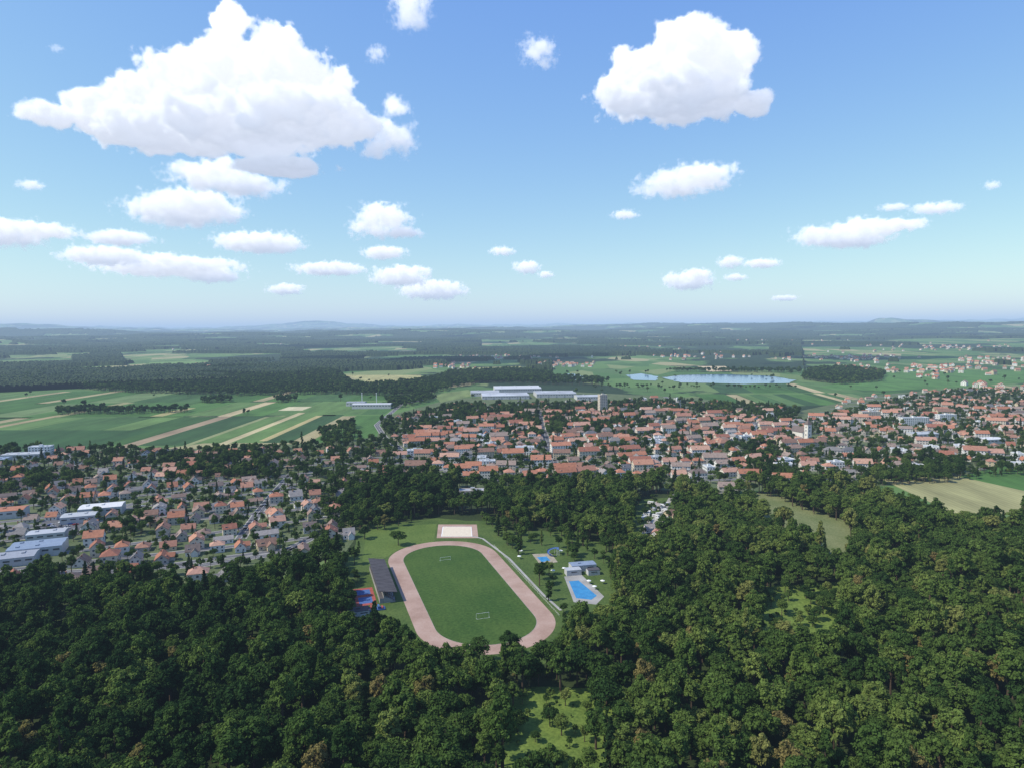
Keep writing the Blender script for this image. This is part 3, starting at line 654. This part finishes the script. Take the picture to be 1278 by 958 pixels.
for e in (EX[2],EX[3]):
    a,b=scatter(e,4.5,prob=.55); X_+=list(a);Y_+=list(b)
n=len(X_); instancer('clearing_shrubs',np.stack([X_,Y_,np.zeros(n)],1),.1+.55*rng.random(n)**2.0,rng.choice([2,4,0],n),rng.uniform(.3,1,n),TREE_SRC)
PX=[];PY=[]
for q,sp,pr in [([(640,660),(700,660),(752,684),(745,700),(712,700),(700,684),(655,684)],8,.65),([(750,690),(780,716),(780,780),(762,760)],7,.85),([(625,668),(650,684),(656,700),(640,700)],7,.5),([(655,712),(690,716),(700,760),(690,760)],8,.65),([(422,740),(442,736),(440,790),(428,796)],7,.8),([(478,796),(520,832),(575,848),(575,856),(515,842),(470,812)],6.5,.95),([(640,842),(695,826),(712,800),(720,826),(690,850),(655,860)],6.5,.95),([(446,655),(545,643),(545,648),(455,664)],6,.7),([(600,644),(640,660),(630,668),(604,652)],7,.8),([(436,692),(452,690),(446,735),(428,740)],8,.7),([(560,846),(650,844),(650,852),(560,856)],7,.7)]:
    a,b=scatter(GP(q),sp,prob=pr); PX+=list(a);PY+=list(b)
n=len(PX); instancer('park_trees',np.stack([PX,PY,np.zeros(n)],1),rng.uniform(.35,.75,n),rng.choice([0,1,2,4,5],n),np.clip(rng.normal(.4,.22,n),0,1),TREE_SRC)
a,b=scatter(GP([(702,763),(768,763),(768,790),(708,806)]),6,prob=.95); n=len(a); instancer('pool_hedge',np.stack([a,b,np.zeros(n)],1),rng.uniform(.25,.48,n),rng.choice([0,2,4],n),np.clip(rng.normal(.4,.2,n),0,1),TREE_SRC)
a,b=scatter(GP([(790,620),(842,616),(846,680),(787,690)]),8,prob=.5); n=len(a); instancer('campsite_trees',np.stack([a,b,np.zeros(n)],1),rng.uniform(.25,.55,n),rng.choice([0,2,4],n),np.clip(rng.normal(.4,.2,n),0,1),TREE_SRC)
# town trees
kd=kdtree.KDTree(len(placed))
for i,p in enumerate(placed): kd.insert((p[0],p[1],0),i)
kd.balance()
def freespot(x,y,marg=1.6):
    for co,i,d in kd.find_n((x,y,0),4):
        if d<placed[i][2]+marg: return False
    return segdist(x,y)>.5
TX=[];TY=[];TS=[]
def towntrees(poly,sp,prob,s0,s1):
    a,b=scatter(GP(poly),sp,prob=prob)
    for x,y in zip(a,b):
        if freespot(x,y): TX.append(x);TY.append(y);TS.append(rng.uniform(s0,s1))
towntrees(D1,7.2,.75,.2,.66)
towntrees([(100,562),(230,565),(480,550),(520,604),(440,632),(330,600),(100,590)],8.5,.85,.35,.9)
towntrees([(-300,580),(-100,566),(100,564),(100,592),(-140,614)],9,.75,.4,.85)
towntrees([(480,550),(560,528),(700,512),(860,516),(1000,528),(1040,560),(930,598),(860,608),(760,606),(640,606),(520,604)],8,.75,.3,.8)
towntrees([(470,530),(560,508),(600,508),(850,502),(1000,512),(990,528),(860,516),(700,513),(560,528),(480,550)],9,.95,.4,.9)
towntrees([(1000,528),(1110,500),(1200,488),(1350,490),(1550,570),(1300,590),(1100,610),(960,612),(930,598),(1040,560)],8.5,.72,.3,.78)
for q in [[(440,600),(530,596),(560,612),(520,640),(450,660),(425,640)],[(395,620),(450,612),(450,662),(420,668)],[(-60,596),(100,592),(110,612),(-60,625)],[(620,512),(690,510),(720,545),(640,548),(620,530)],[(700,520),(800,515),(810,540),(720,545)],[(200,572),(330,565),(340,600),(210,604)],[(905,560),(960,556),(1000,600),(930,606)],[(1060,575),(1200,578),(1200,600),(1080,606)],[(130,652),(180,650),(180,665),(130,668)],[(550,510),(600,507),(610,525),(560,530)],[(0,705),(200,722),(200,748),(0,742)]]:
    towntrees(q,8,.9,.55,.95)
n=len(TX); instancer('town_trees',np.stack([TX,TY,np.zeros(n)],1),np.array(TS),rng.choice([0,1,2,4,5,6],n,p=[.24,.2,.2,.24,.06,.06]),np.clip(rng.normal(.35,.22,n),0,1),TREE_SRC)
nt_=n
WX=[];WY=[];WS=[]
def wood(q,sp,prob=1,s0=.8,s1=1.15,ex=()):
    a,b=scatter(GP(q),sp,ex,prob=prob); WX.extend(a);WY.extend(b);WS.extend(rng.uniform(s0,s1,len(a)))
wood([(-250,482),(-100,480),(60,482),(150,490),(300,494),(420,492),(530,496),(560,486),(600,478),(690,474),(690,466),(640,462),(560,466),(540,474),(470,482),(440,480),(420,464),(330,458),(150,462),(60,464),(-250,466)],13)
wood([(590,472),(700,470),(760,476),(750,482),(590,478)],14,.6)
wood([(1000,474),(1010,462),(1060,460),(1105,466),(1100,476),(1050,480)],12)
wood([(830,463),(1000,463),(1000,466),(830,464)],14,.8); wood([(740,482),(1000,483),(1000,486),(740,485)],14,.3,.5,.8)
for q in [[(70,512),(130,509),(135,516),(72,518)],[(130,513),(235,511),(235,515),(130,517)],[(345,498),(370,497),(372,502),(346,503)],[(395,540),(440,528),(450,550),(410,556)],[(250,500),(285,497),(290,502),(255,504)],[(-30,566),(60,562),(60,566),(-30,572)],[(480,500),(540,494),(545,500),(490,512)],[(300,516),(312,515),(313,517),(302,518)]]: wood(q,9,.7,.55,.9)
for i in range(160): WX.append(rng.uniform(-1800,2600)); WY.append(rng.uniform(1500,2500)); WS.append(rng.uniform(.5,1))
n=len(WX)
instancer('distant_woods',np.stack([WX,WY,np.zeros(n)],1),np.array(WS),rng.choice([0,1,2],n),np.clip(rng.normal(.2,.15,n),0,1),FAR_SRC)
src=[]
for nm,kx,(u,v) in (('village_house','g2',(1040,470)),('village_house','h1',(1060,468)),('village_house','w1',(1020,472))):
    x,y=gp(u,v); src.append(put(nm,HS[kx],x,y,.3))
VX=[];VY=[]
for u,v,su,sv,n in [(1150,462,90,4,80),(1060,447,60,2.5,60),(1180,436,80,2,60),(1240,452,40,3,45),(640,447,60,1.5,40),(250,458,12,2,12),(700,455,40,2,40),(420,458,40,2,25),(60,440,60,1.5,15),(880,446,60,2,30),(960,430,90,1.5,40),(1240,486,60,4,25),(560,458,30,2,20),(760,436,60,1.5,30),(300,436,60,1.5,20)]:
    for i in range(n):
        x,y=gp(rng.normal(u,su*.6),max(424,rng.normal(v,sv))); VX.append(x);VY.append(y)
n=len(VX); instancer('distant_village',np.array([[x,y,terrain(x,y)] for x,y in zip(VX,VY)]),rng.uniform(1.0,1.5,n),rng.choice([0,1,2],n),np.zeros(n),src)
# ---------------------------------------------------------------- haze
k=NB('air_haze'); k.n.remove(k.b)
ab=k.new('ShaderNodeVolumeAbsorption'); em=k.new('ShaderNodeEmission'); ad=k.new('ShaderNodeAddShader')
SG=4.8e-5
ab.inputs['Color'].default_value=(0,0,0,1); ab.inputs['Density'].default_value=SG
em.inputs['Color'].default_value=(.41,.585,.85,1); em.inputs['Strength'].default_value=SG  # haze glows by itself, standing in for light scattered in the air
k.l(ab.outputs[0],ad.inputs[0]); k.l(em.outputs[0],ad.inputs[1]); k.l(ad.outputs[0],k.out.inputs['Volume'])
b=MB(); b.box(-60000,60000,-60000,60000,-50,600,0); me=b.mesh('haze',[k.m]); hz=link(bpy.data.objects.new('air_haze',me))
# ---------------------------------------------------------------- clouds
k=NB('cloud_vapour'); k.n.remove(k.b)
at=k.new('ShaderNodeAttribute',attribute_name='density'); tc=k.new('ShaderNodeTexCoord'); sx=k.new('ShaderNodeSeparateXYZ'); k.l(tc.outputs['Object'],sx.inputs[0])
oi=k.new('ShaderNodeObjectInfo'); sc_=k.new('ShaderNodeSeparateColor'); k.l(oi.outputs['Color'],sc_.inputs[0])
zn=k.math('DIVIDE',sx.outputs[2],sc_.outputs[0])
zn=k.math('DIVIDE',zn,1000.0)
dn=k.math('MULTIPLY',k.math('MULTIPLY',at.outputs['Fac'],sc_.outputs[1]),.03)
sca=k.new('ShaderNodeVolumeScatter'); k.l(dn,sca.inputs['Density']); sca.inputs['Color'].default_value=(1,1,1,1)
ec=k.ramp(k.mr(zn,-.9,.7,0,1),[(0,(.33,.37,.46)),(.35,(.44,.465,.53)),(1,(.55,.56,.59))])  # shaded base and bright top painted into the glow, standing in for multiple scattering
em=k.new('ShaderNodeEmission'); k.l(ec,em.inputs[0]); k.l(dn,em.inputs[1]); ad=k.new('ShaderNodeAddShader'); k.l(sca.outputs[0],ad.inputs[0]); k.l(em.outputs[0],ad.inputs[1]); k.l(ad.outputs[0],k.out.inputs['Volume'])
k.m.cycles.volume_step_rate=2.6
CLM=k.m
def cloud(lobes,alt=1300,seed=0,gain=5.0,amp=2.3,vx=None,bias=.545,thick=2.4,nsc=1.0,fine=1.1):
    u0=min(l[0]-l[2] for l in lobes);u1=max(l[0]+l[2] for l in lobes);v0=min(l[1]-l[3] for l in lobes);v1=max(l[1]+l[3] for l in lobes)
    uc,vc=(u0+u1)/2,(v0+v1)/2; d=ray(uc,vc); t=(alt-H)/d.z; s=t/F; C=Vector((0,0,H))+d*t
    me=bpy.data.meshes.new('cloud'); o=link(bpy.data.objects.new('cloud',me)); o.location=C
    hx=(u1-u0)/2*s; hz_=(v1-v0)/2*s; hy=max((max(l[2],l[3])) for l in lobes)*.9*s; o.color=(hz_/1000,thick,0,1)
    ng=bpy.data.node_groups.new('cloud_gn','GeometryNodeTree'); ng.interface.new_socket('Geometry',in_out='INPUT',socket_type='NodeSocketGeometry'); ng.interface.new_socket('Geometry',in_out='OUTPUT',socket_type='NodeSocketGeometry')
    N=ng.nodes;L=ng.links; go=N.new('NodeGroupOutput'); ps=N.new('GeometryNodeInputPosition').outputs[0]
    def mt(op,a,b=None,c=None):
        m=N.new('ShaderNodeMath'); m.operation=op
        for i,x in enumerate((a,b,c)):
            if x is None: continue
            if isinstance(x,(int,float)): m.inputs[i].default_value=x
            else: L.new(x,m.inputs[i])
        return m.outputs[0]
    r=random.Random(seed); cur=None
    for (u,v,ru,rv) in lobes:
        c=((u-uc)*s,r.uniform(-.25,.25)*hy,-(v-vc)*s); ry=max(ru,rv)*.85
        a=N.new('ShaderNodeVectorMath'); a.operation='SUBTRACT'; L.new(ps,a.inputs[0]); a.inputs[1].default_value=c
        b_=N.new('ShaderNodeVectorMath'); b_.operation='MULTIPLY'; L.new(a.outputs[0],b_.inputs[0]); b_.inputs[1].default_value=(1/(ru*s),1/(ry*s),1/(rv*s))
        ln=N.new('ShaderNodeVectorMath'); ln.operation='LENGTH'; L.new(b_.outputs[0],ln.inputs[0]); f=mt('SUBTRACT',1.0,ln.outputs['Value'])
        cur=f if cur is None else mt('SMOOTH_MAX',cur,f,.12)
    cur=mt('MINIMUM',cur,.5)
    sz=math.sqrt(hx*hz_)
    ofs=N.new('ShaderNodeVectorMath'); ofs.operation='ADD'; L.new(ps,ofs.inputs[0]); ofs.inputs[1].default_value=(seed*3171.3,seed*911.7,seed*77.1)
    base=1/(min(sz,330)*.8*nsc)
    no=N.new('ShaderNodeTexNoise'); L.new(ofs.outputs[0],no.inputs['Vector']); no.inputs['Scale'].default_value=base; no.inputs['Detail'].default_value=5; no.inputs['Roughness'].default_value=.6
    n2=N.new('ShaderNodeTexNoise'); L.new(ofs.outputs[0],n2.inputs['Vector']); n2.inputs['Scale'].default_value=base*3.3; n2.inputs['Detail'].default_value=4; n2.inputs['Roughness'].default_value=.7
    nz=mt('ADD',mt('MULTIPLY',mt('SUBTRACT',no.outputs[0],bias),amp),mt('MULTIPLY',mt('SUBTRACT',n2.outputs[0],.5),fine))
    dn=mt('MULTIPLY',mt('ADD',cur,nz),gain); dn=mt('MINIMUM',mt('MAXIMUM',dn,0.0),1.0)
    vc_=N.new('GeometryNodeVolumeCube'); L.new(dn,vc_.inputs['Density'])
    e=1.18; mn=(-hx*e,-hy*1.3,-hz_*e); mxx=(hx*e,hy*1.3,hz_*e); vc_.inputs['Min'].default_value=mn; vc_.inputs['Max'].default_value=mxx
    vox=s*(vx or 1.6)
    for ax_,nm in enumerate(('Resolution X','Resolution Y','Resolution Z')): vc_.inputs[nm].default_value=max(8,int((mxx[ax_]-mn[ax_])/(vox*(1.5 if ax_==1 else 1))))
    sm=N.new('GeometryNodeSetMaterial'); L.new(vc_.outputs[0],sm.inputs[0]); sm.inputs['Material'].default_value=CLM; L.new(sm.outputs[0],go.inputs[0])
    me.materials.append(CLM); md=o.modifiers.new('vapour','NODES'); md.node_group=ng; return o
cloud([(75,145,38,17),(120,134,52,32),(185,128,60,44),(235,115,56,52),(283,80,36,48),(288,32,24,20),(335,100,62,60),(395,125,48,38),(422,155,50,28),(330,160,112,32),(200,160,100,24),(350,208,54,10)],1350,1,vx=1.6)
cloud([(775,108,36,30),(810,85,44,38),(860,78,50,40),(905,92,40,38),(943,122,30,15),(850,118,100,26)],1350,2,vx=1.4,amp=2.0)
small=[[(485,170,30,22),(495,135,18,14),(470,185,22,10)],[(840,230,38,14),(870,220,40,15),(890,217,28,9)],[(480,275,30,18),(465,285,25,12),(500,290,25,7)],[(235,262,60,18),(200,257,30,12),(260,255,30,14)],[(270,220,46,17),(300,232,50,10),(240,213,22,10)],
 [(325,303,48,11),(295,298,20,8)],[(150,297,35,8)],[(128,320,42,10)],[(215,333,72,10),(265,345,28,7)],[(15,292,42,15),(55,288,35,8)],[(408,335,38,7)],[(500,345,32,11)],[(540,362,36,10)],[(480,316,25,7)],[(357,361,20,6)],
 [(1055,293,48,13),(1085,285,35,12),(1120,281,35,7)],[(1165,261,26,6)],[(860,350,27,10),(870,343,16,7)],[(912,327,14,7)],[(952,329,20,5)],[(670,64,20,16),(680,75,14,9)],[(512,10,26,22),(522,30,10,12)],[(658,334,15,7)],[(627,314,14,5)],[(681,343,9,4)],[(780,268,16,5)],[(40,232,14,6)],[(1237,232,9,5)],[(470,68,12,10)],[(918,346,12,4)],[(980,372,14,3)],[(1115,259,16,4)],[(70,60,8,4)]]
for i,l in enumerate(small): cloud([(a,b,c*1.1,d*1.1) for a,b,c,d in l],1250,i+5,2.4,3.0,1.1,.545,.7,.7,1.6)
print('done',time.time()-T0)
